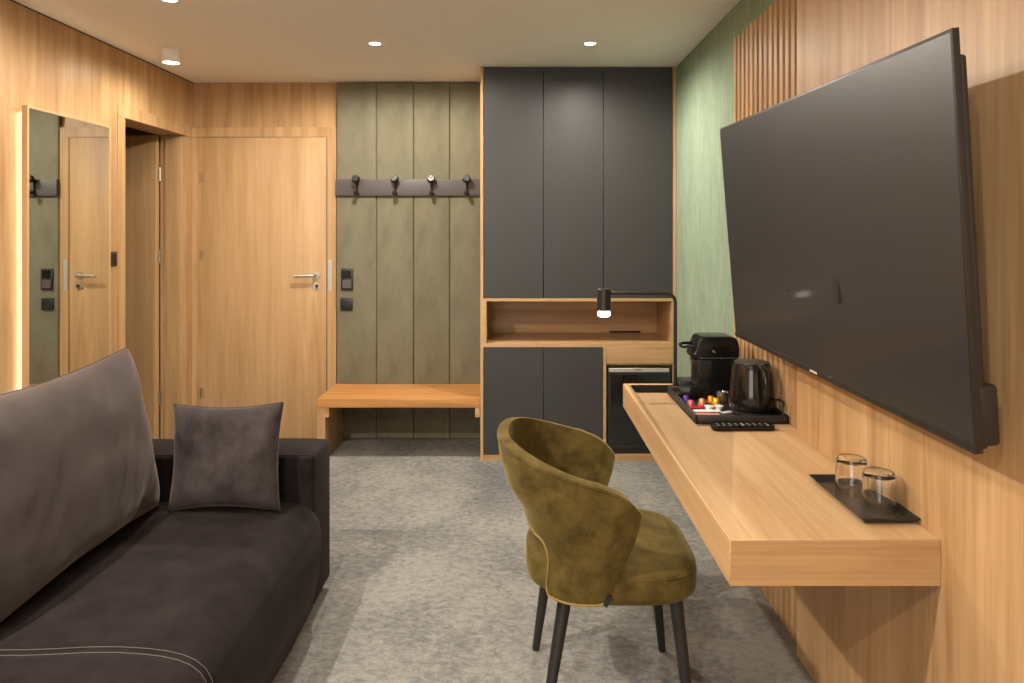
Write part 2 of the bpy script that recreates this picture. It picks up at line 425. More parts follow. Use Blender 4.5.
# ------------------------------------------------------------------ bathroom doorway (left wall) with its leaf folded open
HX = XL - 0.172
bl = MB().box(HX - 0.745, HX - 0.004, DY1 - 0.045, DY1 - 0.004, 0.008, DZ - 0.004, 0.002, 1)
door2 = struct(bl.build('door_2', oak_door, loc=(HX, DY1, 0)), 'oak bathroom door standing open inside the dark doorway')
fr = MB().box(XL - 0.17, XL + 0.0, DY0 - 0.02, DY0, 0, DZ).box(XL - 0.17, XL, DY1, DY1 + 0.02, 0, DZ).box(XL - 0.17, XL, DY0 - 0.02, DY1 + 0.02, DZ, DZ + 0.02)
fr.box(XL, XL + 0.005, DY0 - 0.075, DY0 - 0.0, 0, DZ, 0.002, 1).box(XL, XL + 0.005, DY1, DY1 + 0.070, 0, DZ, 0.002, 1).box(XL, XL + 0.005, DY0 - 0.075, DY1 + 0.070, DZ, DZ + 0.072, 0.002, 1)
# rebate strips on the jamb
fr.box(XL - 0.13, XL - 0.028, DY1 - 0.014, DY1, 0, DZ).box(XL - 0.13, XL - 0.028, DY0, DY0 + 0.014, 0, DZ)
fr.build('door_frame', oak_v, door2)
for z in (1.80, 1.25, 0.30):
    MB().cyl((HX + 0.003, DY1 - 0.012, z - 0.045), (HX + 0.003, DY1 - 0.012, z + 0.045), 0.008, seg=12).build('hinge', steel, door2)

# ------------------------------------------------------------------ mirror with backlight
MX = -2.185; MY0, MY1, MZ0, MZ1 = 3.20, 3.855, 0.28, 1.98
mir = thing('wall_mirror', 'tall backlit mirror with slim champagne frame on the left oak wall', 'mirror', (XL, (MY0 + MY1) / 2, MZ0))
fw = 0.012
m = MB()
for (y0, y1, z0, z1) in ((MY0, MY0 + fw, MZ0, MZ1), (MY1 - fw, MY1, MZ0, MZ1), (MY0 + fw, MY1 - fw, MZ0, MZ0 + fw), (MY0 + fw, MY1 - fw, MZ1 - fw, MZ1)):
    m.box(MX - 0.024, MX + 0.003, y0, y1, z0, z1, 0.001, 1)
m.build('mirror_frame', bronze, mir)
MB().box(MX - 0.020, MX, MY0 + fw, MY1 - fw, MZ0 + fw, MZ1 - fw).build('mirror_glass', mirror_mat, mir)
MB().box(XL, MX - 0.024, MY0 + 0.10, MY1 - 0.10, MZ0 + 0.10, MZ1 - 0.10).build('mounting_plate', black_plastic, mir)
m = MB()
for (y0, y1, z0, z1) in ((MY0 + 0.028, MY0 + 0.038, MZ0 + 0.03, MZ1 - 0.03), (MY1 - 0.038, MY1 - 0.028, MZ0 + 0.03, MZ1 - 0.03), (MY0 + 0.04, MY1 - 0.04, MZ1 - 0.038, MZ1 - 0.028)):
    m.box(XL + 0.010, XL + 0.017, y0, y1, z0, z1)
m.build('led_strip', led_glow, mir)

# black switch plate beside the mirror
sw = thing('light_switch', 'small black switch plate on the oak wall between mirror and bathroom doorway', 'switch', (XL, 3.95, 1.23))
MB().box(XL, XL + 0.010, 3.908, 3.988, 1.226, 1.306, 0.003).build('switch_plate', black_plastic, sw)
MB().box(XL + 0.009, XL + 0.0135, 3.922, 3.974, 1.240, 1.292, 0.002, 1).build('rocker', gloss_black, sw)

# ------------------------------------------------------------------ upholstered panels in the niche
xs = [-1.241, -0.967, -0.714, -0.468, -0.2385]
lab = ['olive suede wall panel nearest the door, behind the switches', 'second olive suede wall panel from the door, behind the coat rack',
       'third olive suede wall panel from the door, behind the coat rack', 'olive suede wall panel right beside the dark wardrobe']
for i in range(4):
    o = MB().box(xs[i] + 0.001, xs[i + 1] - 0.001, 4.900, YB - 0.001, 0.004, H - 0.006, 0.010, 3).build('upholstered_panel', suede, loc=((xs[i] + xs[i + 1]) / 2, 4.92, 0.004))
    tag(o, lab[i], 'wall panel', 'upholstered wall panels')

# coat rack
rk = thing('coat_rack', 'dark taupe coat rack board with four black hooks on the olive panels', 'coat rack', (-0.735, 4.90, 1.658))
MB().box(-1.240, -0.2395, 4.878, 4.899, 1.659, 1.770, 0.002).build('rack_board', rack_grey, rk)
for u in (357, 395.5, 432, 467):
    x = (u - 518.5) * 4.87 / 720
    hk = MB()
    hk.tube([(x, 4.876, 1.668), (x, 4.872, 1.69), (x, 4.870, 1.745), (x, 4.862, 1.756), (x, 4.845, 1.764), (x, 4.825, 1.771)], [0.010, 0.007, 0.007, 0.008, 0.008, 0.010], 10)
    hk.cyl((x, 4.832, 1.768), (x, 4.808, 1.775), 0.028, 0.021, 16)
    hk.tube([(x, 4.872, 1.690), (x, 4.855, 1.672), (x, 4.838, 1.671), (x, 4.830, 1.678)], 0.007, 10)
    hk.cyl((x, 4.832, 1.674), (x, 4.822, 1.682), 0.018, 0.014, 14)
    hk.cyl((x, 4.878, 1.669), (x, 4.872, 1.669), 0.016, 0.015, 14)
    hk.cyl((x, 4.878, 1.757), (x, 4.868, 1.757), 0.014, 0.013, 14)
    hk.build('hook', black_metal, rk)

# switch and socket
def px(u, y): return (u - 518.5) * y / 720
def pz(v, y): return CAMZ - (v - 231) * y / 720
x0, x1 = px(341.3, 4.9), px(353.3, 4.9)
st = thing('thermostat_switch', 'tall black double control plate on the olive panel beside the door', 'switch', ((x0 + x1) / 2, 4.9, pz(290, 4.9)))
MB().box(x0, x1, 4.888, 4.900, pz(290, 4.9), pz(268.5, 4.9), 0.003).build('switch_plate', black_plastic, st)
MB().box(x0 + 0.012, x1 - 0.012, 4.884, 4.890, pz(278, 4.9), pz(270.3, 4.9), 0.002, 1).build('rocker', gloss_black, st)
MB().box(x0 + 0.010, x1 - 0.010, 4.884, 4.890, pz(288.3, 4.9), pz(279.6, 4.9), 0.002, 1).build('card_slot', rack_grey, st)
so = thing('wall_socket', 'small square black socket on the olive panel under the double control plate', 'socket', ((x0 + x1) / 2, 4.9, pz(310, 4.9)))
x0, x1 = px(340.8, 4.9), px(352.8, 4.9)
z0, z1 = pz(310, 4.9), pz(298, 4.9)
MB().box(x0, x1, 4.888, 4.900, z0, z1, 0.003).build('socket_plate', black_plastic, so)
MB().lathe([(0.0, 0), (0.020, 0), (0.021, 0.004), (0.023, 0.004), (0.024, 0)], seg=24).build('socket_ring', black_plastic, so, local=True)
rg = so.children[-1]
for v in rg.data.vertices:
    v.co = Vector((v.co.x, -0.0115 - v.co.z, v.co.y + (z1 - z0) / 2))

# bench
BT = 0.382; BX0, BX1, BY0, BY1 = -1.245, -0.2385, 4.452, 4.897
bn = thing('entry_bench', 'orange oak slatted bench fixed under the coat rack', 'bench', ((BX0 + BX1) / 2, 4.67, 0))
m = MB()
np_ = 7; pw = (BY1 - BY0) / np_
for i in range(np_):
    m.box(BX0, BX1, BY0 + pw * i + (0.0 if i == 0 else 0.004), BY0 + pw * (i + 1) - 0.004, BT - (0.055 if i == 0 else 0.030), BT, 0.002, 1)
m.box(BX0 + 0.05, BX1 - 0.04, BY0 + 0.05, BY1 - 0.02, BT - 0.045, BT - 0.028)
m.build('seat', oak_bench, bn)
MB().box(BX0, BX0 + 0.048, BY0 + 0.003, BY1, 0.0, BT - 0.055, 0.001, 1).build('side_panel', oak_v, bn)
MB().box(BX0 + 0.048, BX0 + 0.072, BY0 + 0.003, BY1, BT - 0.115, BT - 0.055, 0.001, 1).build('cleat', oak_x, bn)
MB().box(BX1 - 0.030, BX1, BY0 + 0.003, BY1, BT - 0.115, BT - 0.055, 0.001, 1).build('cleat', oak_x, bn)

# ------------------------------------------------------------------ built-in wardrobe
YW = 4.453
WX0, WX1 = -0.236, 0.975
wd = thing('wardrobe', 'built-in wardrobe with anthracite doors, oak edges and an open oak niche', 'wardrobe', ((WX0 + WX1) / 2, 4.69, 0))
m = MB()
for a, b_ in ((WX0, WX0 + 0.018), (WX1 - 0.020, WX1)):
    MB().box(a, b_, YW, YB - 0.002, 0, H - 0.002).build('side_panel', oak_v, wd)
m.box(WX0 + 0.018, WX1 - 0.020, YB - 0.014, YB - 0.002, 0, H - 0.002)   # back
m.box(WX0 + 0.018, WX1 - 0.020, YW + 0.022, YB - 0.014, H - 0.02, H - 0.002)
m.box(WX0 + 0.018, WX1 - 0.020, YW, YB - 0.014, 0.985, 1.004)           # niche top
m.box(WX0 + 0.018, WX1 - 0.020, YW, YB - 0.014, 0.702, 0.726)           # niche floor
m.box(WX0 + 0.018, WX1 - 0.020, YW, YB - 0.014, 0.0, 0.036)             # plinth
m.box(0.524, 0.542, YW, YB - 0.014, 0.036, 0.702)                       # divider
m.box(0.542, WX1 - 0.020, YW + 0.022, YB - 0.014, 0.586, 0.598)
m.box(WX0 + 0.018, WX0 + 0.038, YW, YB - 0.014, 0.726, 0.985)           # niche cheeks
m.box(WX1 - 0.030, WX1 - 0.020, YW, YB - 0.014, 0.726, 0.985)
m.build('carcass', oak_x, wd)
MB().box(0.62, 0.83, YB - 0.030, YB - 0.014, 0.727, 0.738, 0.002, 1).build('cable_grommet', black_plastic, wd)
ux = [WX0 + 0.020, 0.1545, 0.5255, WX1 - 0.021]
for i in range(3):
    MB().box(ux[i] + 0.0015, ux[i + 1] - 0.0015, YW - 0.001, YW + 0.020, 1.006, H - 0.004, 0.0012, 1).build('door', anthracite, wd)
lx = [WX0 + 0.020, 0.1545, 0.524]
for i in range(2):
    MB().box(lx[i] + 0.0015, lx[i + 1] - 0.0015, YW - 0.001, YW + 0.020, 0.038, 0.700, 0.0012, 1).build('door', anthracite, wd)
MB().box(0.544, WX1 - 0.021, YW - 0.001, YW + 0.020, 0.600, 0.700, 0.0012, 1).build('drawer', oak_x, wd)

# minibar in the wardrobe
fx0, fx1 = 0.549, 0.944
fg = thing('minibar_fridge', 'black glass-door minibar built in under the oak drawer', 'fridge', ((fx0 + fx1) / 2, 4.68, 0.036))
MB().box(fx0, fx1, YW + 0.030, YB - 0.03, 0.037, 0.580).build('fridge_body', black_plastic, fg)
m = MB()
for (a, b, z0, z1) in ((fx0 + 0.004, fx0 + 0.022, 0.075, 0.572), (fx1 - 0.022, fx1 - 0.004, 0.075, 0.572), (fx0 + 0.022, fx1 - 0.022, 0.075, 0.095), (fx0 + 0.022, fx1 - 0.022, 0.530, 0.548)):
    m.box(a, b, YW + 0.006, YW + 0.030, z0, z1)
m.build('door_frame', black_plastic, fg)
MB().box(fx0 + 0.022, fx1 - 0.022, YW + 0.010, YW + 0.026, 0.095, 0.530).build('glass_pane', fridge_glass, fg)
ds = MB().box(fx0 + 0.010, fx1 - 0.010, YW + 0.002, YW + 0.012, 0.546, 0.571, 0.002, 1).build('control_strip', grey_steel, fg)
MB().box(0.725, 0.762, YW + 0.0012, YW + 0.0022, 0.5585, 0.5625).build('nameplate', black_plastic, ds)

# ------------------------------------------------------------------ floating desk
DT = 0.739; DX0 = 0.4665; DYN, DYF = 1.588, 3.215
RX0, RX1, RY0, RY1, RZ = 0.492, 0.922, 3.028, 3.188, 0.700
dk = thing('floating_desk', 'long light oak desk cantilevered from the right wall under the television', 'desk', (0.7, 2.4, DT - 0.1026))
body = MB().prism([(DX0, DYN), (0.9315, DYN), (0.9315, YS0 + 0.004), (0.9545, YS0 + 0.004), (0.9545, DYF), (DX0, DYF)], 'Z', DT - 0.1026, DT, 0.0015, 1).build('desk_body', oak_y, dk)
def rrect(x0, x1, y0, y1, r, k=5):
    P = []
    for cx, cy, a0 in ((x1 - r, y1 - r, 0), (x0 + r, y1 - r, 90), (x0 + r, y0 + r, 180), (x1 - r, y0 + r, 270)):
        for i in range(k + 1):
            a = R(a0 + 90 * i / k); P.append((cx + r * math.cos(a), cy + r * math.sin(a)))
    return P
cut = MB().prism(rrect(RX0, RX1, RY0, RY1, 0.02), 'Z', RZ, DT + 0.05).build('cutter', None, dk)
bo = body.modifiers.new('b', 'BOOLEAN'); bo.object = cut; bo.operation = 'DIFFERENCE'; bo.solver = 'EXACT'
dg = bpy.context.evaluated_depsgraph_get()
nm = bpy.data.meshes.new_from_object(body.evaluated_get(dg))
body.modifiers.clear(); old = body.data; body.data = nm; nm.name = 'desk_body'
bpy.data.objects.remove(cut); bpy.data.meshes.remove(old)
MB().box(DX0 + 0.0012, 0.9305, DYN - 0.0006, DYN + 0.0006, DT - 0.1014, DT - 0.0012).build('end_panel', oak_x, dk)
# black liner of the sunken trough at the far end
ln = MB()
Po = rrect(RX0 + 0.0004, RX1 - 0.0004, RY0 + 0.0004, RY1 - 0.0004, 0.0198); Pi = rrect(RX0 + 0.004, RX1 - 0.004, RY0 + 0.004, RY1 - 0.004, 0.017)
b = bmesh.new(); n = len(Po)
o0 = [b.verts.new((*p, RZ + 0.0004)) for p in Po]; o1 = [b.verts.new((*p, DT - 0.0005)) for p in Po]
i1 = [b.verts.new((*p, DT - 0.0005)) for p in Pi]; i0 = [b.verts.new((*p, RZ + 0.004)) for p in Pi]
for k in range(n):
    j = (k + 1) % n
    b.faces.new((o0[k], o0[j], o1[j], o1[k])); b.faces.new((o1[k], o1[j], i1[j], i1[k])); b.faces.new((i1[k], i1[j], i0[j], i0[k]))
b.faces.new(o0[::-1]); b.faces.new(i0)
ln._merge(b); ln.build('trough_liner', tray_black, dk)

# desk lamp standing in the trough
LY = 3.10; lz = RZ + 0.0045
lpx = px(675.3, LY)
lamp = thing('desk_lamp', 'black desk lamp with lit cylinder head on a bent arm at the far desk end', 'lamp', (lpx, LY, lz))
MB().box(lpx + 0.004, lpx + 0.095, LY - 0.045, LY + 0.045, lz, pz(378.5, LY), 0.004).box(lpx - 0.02, lpx + 0.02, LY - 0.02, LY + 0.02, lz, lz + 0.012, 0.003).build('lamp_base', black_plastic, lamp)
zt = pz(293.3, LY); br = 0.040
pts = [(lpx, LY, lz + 0.01), (lpx, LY, zt - br)]
for i in range(1, 9):
    a = R(90 * i / 8); pts.append((lpx - br + br * math.cos(a), LY, zt - br + br * math.sin(a)))
hxc = px(604, LY)
pts.append((hxc + 0.025, LY, zt))
MB().tube(pts, 0.0075, 12).build('lamp_arm', black_metal, lamp)
MB().cyl((lpx - 0.012, LY - 0.012, pz(384, LY)), (lpx - 0.0, LY - 0.012, pz(384, LY)), 0.009, seg=14).build('switch_knob', black_metal, lamp)
zb = pz(310.5, LY); ztop = pz(288.8, LY)
MB().lathe([(0.0, ztop), (0.027, ztop), (0.030, ztop - 0.003), (0.030, zb), (0.026, zb), (0.024, zb + 0.01), (0.0, zb + 0.01)], hxc, LY, 32).build('lamp_head', black_metal, lamp)
MB().lathe([(0.0, zb + 0.008), (0.0245, zb + 0.008), (0.0245, zb - 0.004), (0.0285, zb - 0.009), (0.028, zb - 0.018), (0.022, zb - 0.026), (0.0, zb - 0.029)], hxc, LY, 28).build('bulb', bulb_glow, lamp)

# ------------------------------------------------------------------ television (tilted on its bracket)
def ray(u, v, d): return Vector(((u - 518.5) * d / F, d, CAMZ - (v - 231) * d / F))
k = 1.38 / 1.35
TL, TR, BL = [Vector((a[0] * k, a[1] * k, CAMZ + (a[2] - CAMZ) * k)) for a in ((0.723, 2.589, 1.787), (0.746, 1.240, 1.770), (0.796, 2.637, 1.037))]
tw = TR - TL; th = BL - TL
W_, H_ = tw.length, th.length
wv = tw.normalized(); hv = th.normalized()
nv = hv.cross(wv).normalized()          # into the wall or out of it
if nv.x < 0: nv = -nv                   # nv points to the wall
tv = thing('television', 'large dark flat television tilted forward on the oak right wall', 'television', (0.86, 1.95, 1.03))
MB().slab(TL, wv, hv, nv, 0, W_, 0, H_, -0.0004, 0.014, 0.0015).build('frame', tv_frame, tv)
MB().slab(TL, wv, hv, nv, 0.006, W_ - 0.004, 0.007, H_ - 0.017, -0.0010, 0.006).build('screen', screen_mat, tv)
m = MB().slab(TL, wv, hv, nv, 0.0, W_, H_ - 0.016, H_, -0.003, 0.004, 0.001)
m.build('lower_bezel', tv_frame, tv)
lg = W_ * 0.50
MB().slab(TL, wv, hv, nv, lg - 0.022, lg + 0.022, H_ - 0.011, H_ - 0.005, -0.0038, -0.002).build('badge', plain('badge_silver', (0.75, 0.72, 0.68), 0.35, metal=0.3), tv)
m = MB().slab(TL, wv, hv, nv, 0.03, W_ - 0.006, 0.045, H_ - 0.004, 0.013, 0.030, 0.007)
m.build('back_shell', tv_frame, tv)
m = MB().slab(TL, wv, hv, nv, 0.05, W_ - 0.004, H_ - 0.125, H_ - 0.008, 0.012, 0.052, 0.009)
m.build('rear_housing', black_plastic, tv)
m = MB().box(PX - 0.012, PX - 0.0005, 1.72, 2.22, 1.22, 1.60, 0.002, 1)
for y in (1.80, 2.12): m.box(0.80, PX - 0.010, y, y + 0.03, 1.24, 1.52)
m.build('wall_bracket', black_metal, tv)

# ------------------------------------------------------------------ service tray with coffee machine, kettle and sachets
TZ = DT + 0.0005
tr = MB()
tx0, tx1, ty0, ty1 = 0.6235, 0.9535, 2.535, 3.018
tr.box(tx0, tx1, ty0, ty1, TZ, TZ + 0.006)
for (a, b, c, d) in ((tx0, tx0 + 0.010, ty0, ty1), (tx1 - 0.010, tx1, ty0, ty1), (tx0, tx1, ty0, ty0 + 0.010), (tx0, tx1, ty1 - 0.010, ty1)):
    tr.box(a, b, c, d, TZ, TZ + 0.030, 0.003)
tag(tr.build('serving_tray', tray_black, loc=((tx0 + tx1) / 2, (ty0 + ty1) / 2, TZ)), 'black high-rimmed tray under the kettle and coffee machine', 'tray')
tz = TZ + 0.0065

cm = thing('coffee_machine', 'black capsule coffee machine at the back of the serving tray', 'coffee machine', (0.79, 2.93, tz))
cy0, cy1 = 2.862, 2.990
def cx(u): return px(u, 2.87)
def cz(v): return pz(v + 2.2, 2.87)
# side profile (x,z): body under a rounded overhanging head
prof = [(cx(698), tz + 0.002), (cx(737.5), tz + 0.002), (cx(739), cz(352)), (cx(738), cz(346)), (cx(698), cz(346)), (cx(698), cz(352))]
MB().prism([(cx(697.5), tz + 0.002), (cx(737), tz + 0.002), (cx(738), cz(357)), (cx(697.5), cz(357))], 'Y', cy0 + 0.004, cy1 - 0.004, 0.006, 3).build('body', gloss_black, cm)
hd = [(cx(696.5), cz(357)), (cx(737), cz(357.5)), (cx(739), cz(354)), (cx(739.3), cz(345)), (cx(738), cz(339)), (cx(735), cz(335.5)), (cx(730), cz(334.3)), (cx(706), cz(334.3)), (cx(701), cz(335.2)), (cx(698.5), cz(338.5)), (cx(696.5), cz(345)), (cx(694.5), cz(349.5)), (cx(693), cz(351.5)), (cx(693), cz(356))]
MB().prism(hd, 'Y', cy0, cy1, 0.006, 3).build('head', gloss_black, cm)
MB().box(cx(698), cx(738), cy0 - 0.0015, cy0 + 0.002, cz(355.9), cz(355.3)).build('seam_line', rack_grey, cm)
hm = (cy0 + cy1) / 2
MB().tube([(cx(698), cy0 + 0.02, cz(344.5)), (cx(689), cy0 + 0.022, cz(344.5)), (cx(685), cy0 + 0.03, cz(345.5)), (cx(684), hm, cz(346)), (cx(685), cy1 - 0.03, cz(345.5)), (cx(689), cy1 - 0.022, cz(344.5)), (cx(698), cy1 - 0.02, cz(344.5))], 0.006, 10).build('lever', gloss_black, cm)
MB().cyl((cx(695.5), hm, cz(356)), (cx(695.5), hm, cz(360)), 0.008, 0.008, 16).build('spout', black_plastic, cm)
dtz = MB().box(cx(677.5), cx(698), cy0 + 0.012, cy1 - 0.012, tz + 0.002, tz + 0.030, 0.006, 3)
dtz.build('drip_tray', gloss_black, cm)
MB().slab(Vector((cx(713.2), cy0 - 0.001, cz(349))), Vector((0.8, 0, -0.6)), Vector((0.6, 0, 0.8)), Vector((0, 1, 0)), -0.007, 0.007, -0.0035, 0.0035, 0, 0.002).build('badge', steel, cm)
for u in (701, 720.5):
    MB().cyl((cx(u), cy0 - 0.0012, cz(355.6)), (cx(u), cy0 + 0.001, cz(355.6)), 0.0028, seg=10).build('screw_cap', steel, cm)

kx_, ky_ = 0.8635, 2.668
kt = thing('electric_kettle', 'glossy black electric kettle standing at the tray corner by the slatted wall', 'kettle', (kx_, ky_, tz))
MB().lathe([(0, tz), (0.070, tz), (0.074, tz + 0.004), (0.074, tz + 0.014), (0.066, tz + 0.018), (0, tz + 0.018)], kx_, ky_, 48).build('power_base', black_plastic, kt)
kp = [(0, tz + 0.0185), (0.074, tz + 0.0185), (0.0810, tz + 0.024), (0.0825, tz + 0.040), (0.0810, tz + 0.075), (0.0765, tz + 0.120), (0.0710, tz + 0.160), (0.0675, tz + 0.184), (0.0655, tz + 0.188), (0, tz + 0.188)]
MB().lathe(kp, kx_, ky_, 64).build('kettle_body', kettle_black, kt)
MB().lathe([(0, tz + 0.1885), (0.062, tz + 0.1885), (0.061, tz + 0.191), (0.045, tz + 0.193), (0, tz + 0.194)], kx_, ky_, 40).build('lid', black_plastic, kt)
# spout away from the camera-left, handle towards the wall and camera
ha = Vector((0.16, -0.987, 0)).normalized()
hp = []
for (rr, zz) in ((0.052, 0.180), (0.078, 0.184), (0.098, 0.172), (0.105, 0.140), (0.104, 0.100), (0.098, 0.062), (0.086, 0.042), (0.070, 0.040)):
    hp.append((kx_ + ha.x * rr, ky_ + ha.y * rr, tz + zz))
MB().tube(hp, [0.013, 0.013, 0.0125, 0.012, 0.0115, 0.011, 0.011, 0.011], 12).build('handle', kettle_black, kt)
sp = [Vector((kx_ + 0.0, ky_ + 0.082, tz + 0.187)), Vector((kx_ - 0.022, ky_ + 0.055, tz + 0.187)), Vector((kx_ + 0.022, ky_ + 0.055, tz + 0.187)), Vector((kx_, ky_ + 0.06, tz + 0.150))]
b = bmesh.new(); V = [b.verts.new(p) for p in sp]
for f in ((0, 1, 2), (0, 3, 1), (0, 2, 3), (1, 3, 2)): b.faces.new([V[i] for i in f])
ms = MB(); ms._merge(b); ms.normals().build('spout', kettle_black, kt)
cd = MB().tube([(0.9385, 2.5560, tz + 0.004), (0.9395, 2.553, tz + 0.030), (0.9405, 2.556, tz + 0.050), (0.9475, 2.575, tz + 0.062), (0.9505, 2.62, tz + 0.060), (0.9505, 2.68, tz + 0.045), (0.9505, 2.76, tz + 0.024)], 0.003, 8)
tag(cd.build('power_cord', black_plastic, loc=(0.917, 2.60, tz)), 'thin black cord looping over the tray rim beside the kettle', 'cord')

# coffee capsules: cup with foil rim
def capsule(col, x, y, rx, rz, label):
    mt = plain('capsule_foil', col, 0.30, metal=0.45)
    m = MB().lathe([(0, 0.0), (0.009, 0.0005), (0.0125, 0.005), (0.0145, 0.0215), (0.0185, 0.0225), (0.0185, 0.0240), (0, 0.0245)], 0, 0, 24)
    m.bm.verts.ensure_lookup_table()
    rot = Matrix.Rotation(R(rz), 4, 'Z') @ Matrix.Rotation(R(rx), 4, 'X')
    for v in m.bm.verts: v.co = rot @ v.co
    lo = min(v.co.z for v in m.bm.verts)
    for v in m.bm.verts: v.co.z -= lo
    o = m.build('coffee_capsule', mt, local=True); o.location = (x, y, tz + 0.0004)
    return tag(o, label, 'capsule', 'coffee capsules on the tray')
def spot_at(u, v, z):   # point on the plane z seen at pixel (u, v)
    d = F * (CAMZ - z) / (v - 231); return px(u, d), d
for col, u, v, rx, rz, lb in (((0.10, 0.03, 0.30), 686, 402.0, 180, 0, 'purple coffee capsule at the left of the tray'),
                          ((0.62, 0.16, 0.18), 690.6, 406.5, 180, 10, 'pink coffee capsule in front of the purple one'),
                          ((0.66, 0.30, 0.14), 702, 405.0, 180, 60, 'peach coffee capsule in the middle of the tray'),
                          ((0.80, 0.27, 0.02), 710.8, 402.0, 180, 30, 'orange coffee capsule standing at the back of the pair'),
                          ((0.85, 0.40, 0.03), 716.0, 404.2, 180, 45, 'yellow-orange coffee capsule beside the kettle')):
    x, y = spot_at(u, v, tz); capsule(col, x, y, rx, rz, lb)
# creamer pots
white_mat = plain('white_porcelain_plastic', (0.78, 0.77, 0.76), 0.35)
for u, v, lb in ((709, 409.6, 'white creamer pot left of its twin on the tray'), (718.6, 409.4, 'white creamer pot nearer the kettle on the tray')):
    x, y = spot_at(u, v, tz)
    o = MB().lathe([(0, 0), (0.012, 0), (0.0145, 0.012), (0.0175, 0.0125), (0.0175, 0.0140), (0, 0.0145)], seg=24).build('creamer_pot', white_mat, local=True)
    o.location = (x, y, tz + 0.0004); tag(o, lb, 'creamer', 'creamer pots on the tray')
def sachet(col, u, v, L_, W, rz, label, stripe=None, lift=0.0):
    x, y = spot_at(u, v, tz)
    def f(a, c):
        h = 0.0035 * (max(0, (1 - (2 * a - 1) ** 2)) * max(0, (1 - (2 * c - 1) ** 2))) ** 0.5
        return (L_ * (a - .5), W * (c - .5), 0.0012 + h)
    def g(a, c): return (L_ * (a - .5), W * (c - .5), 0.0)
    m = MB().grid(f, 12, 8).grid(g, 12, 8, True)
    for i in range(1):
        m.box(-L_ / 2, L_ / 2, -W / 2, W / 2, 0.0, 0.0012)
    root = m.build('sachet', plain('sachet_paper', col, 0.4), local=True)
    root.location = (x, y, tz + 0.0004 + lift); root.rotation_euler = (0, 0, R(rz))
    tag(root, label, 'sachet', 'sugar and tea sachets on the tray')
    if stripe:
        MB().box(-L_ * 0.35, L_ * 0.35, -W * 0.22, W * 0.02, 0.004, 0.0052).build('printed_band', plain('sachet_print', stripe, 0.4), root, local=True)
sachet((0.60, 0.015, 0.03), 697, 407.3, 0.060, 0.026, 8, 'bright red sachet lying behind the white ones')
sachet((0.80, 0.78, 0.76), 706.5, 411.0, 0.105, 0.030, 2, 'long white sachet lying across the tray front', (0.75, 0.72, 0.70))
sachet((0.70, 0.32, 0.20), 706.5, 414.2, 0.095, 0.020, -2, 'orange and cream sachet at the front rim of the tray', (0.62, 0.07, 0.05))
sachet((0.50, 0.48, 0.46), 727, 412.5, 0.045, 0.022, 25, 'silver sachet lying in front of the kettle')
x, y = spot_at(722.5, 402.5, tz)
cp = MB().lathe([(0, 0), (0.016, 0), (0.020, 0.006), (0.0255, 0.040), (0.0255, 0.0415), (0.0235, 0.0415), (0.018, 0.008), (0, 0.006)], seg=32).build('milk_cup', plain('silvered_cup', (0.5, 0.47, 0.45), 0.15, metal=0.9), local=True)
cp.location = (x, y, tz + 0.0004); tag(cp, 'small silver cup between the coffee machine and the kettle', 'cup')

# remote control
rx0, rx1 = px(712, 2.46), px(775, 2.46)
rm = thing('remote_control', 'slim black remote control lying on the desk before the serving tray', 'remote', ((rx0 + rx1) / 2, 2.468, DT + 0.0005))
P = rrect(rx0, rx1, 2.447, 2.492, 0.016)
MB().prism(P, 'Z', DT + 0.0005, DT + 0.0175, 0.004, 3).build('remote_body', gloss_black, rm)
btn = plain('grey_rubber_button', (0.16, 0.155, 0.15), 0.5); pale = plain('pale_button', (0.45, 0.43, 0.42), 0.35)
kk = 0
for i in range(9):
    for j in range(2):
        xx = rx0 + 0.022 + i * 0.021; yy = 2.459 + j * 0.020
        MB().box(xx - 0.0045, xx + 0.0045, yy - 0.0035, yy + 0.0035, DT + 0.0172, DT + 0.0190, 0.0008, 1).build('button', pale if (i in (4,) or (i, j) == (8, 0)) else btn, rm)

# ------------------------------------------------------------------ glass tray with two upturned tumblers
gx0, gx1, gy0, gy1 = 0.7930, 0.9314, 1.664, 1.970
gm = MB()
b = bmesh.new()
def ring(i, z): return [b.verts.new(p) for p in ((gx0 + i, gy0 + i, z), (gx1 - i, gy0 + i, z), (gx1 - i, gy1 - i, z), (gx0 + i, gy1 - i, z))]
zz = DT + 0.0005
A = [ring(0.014, zz), ring(0.0, zz + 0.014), ring(0.002, zz + 0.0155), ring(0.015, zz + 0.003)]
for q in range(3):
    for i in range(4): b.faces.new((A[q][i], A[q][(i + 1) % 4], A[q + 1][(i + 1) % 4], A[q + 1][i]))
b.faces.new(A[0][::-1]); b.faces.new(A[3])
bmesh.ops.recalc_face_normals(b, faces=b.faces[:])
gm._merge(b)
tag(gm.build('glass_tray', tray_sheen, loc=((gx0 + gx1) / 2, (gy0 + gy1) / 2, zz), ang=20), 'thin black rectangular tray holding the two drinking glasses', 'tray')
gz = zz + 0.0034
def tumbler():
    r0, r1, h = 0.0385, 0.0360, 0.093
    p = [(r0, 0.0006), (r0 + 0.0002, 0.02), (r1 + 0.0008, h - 0.008), (r1 - 0.001, h - 0.002), (r1 - 0.004, h), (0, h - 0.0015), (0, h - 0.012), (r1 - 0.006, h - 0.0125), (r1 - 0.0022, h - 0.018), (r0 - 0.0020, 0.02), (r0 - 0.0020, 0.0006), (r0 - 0.001, 0.0)]
    return MB().lathe(p + [p[0]], seg=48).weld().normals().build('drinking_glass', glass_mat, local=True)
g1 = tumbler(); g1.location = (0.8600, 1.860, gz)
tag(g1, 'upturned clear tumbler at the back of the glass tray', 'glass', 'upturned tumblers')
g2 = tumbler(); g2.location = (0.8770, 1.752, gz)
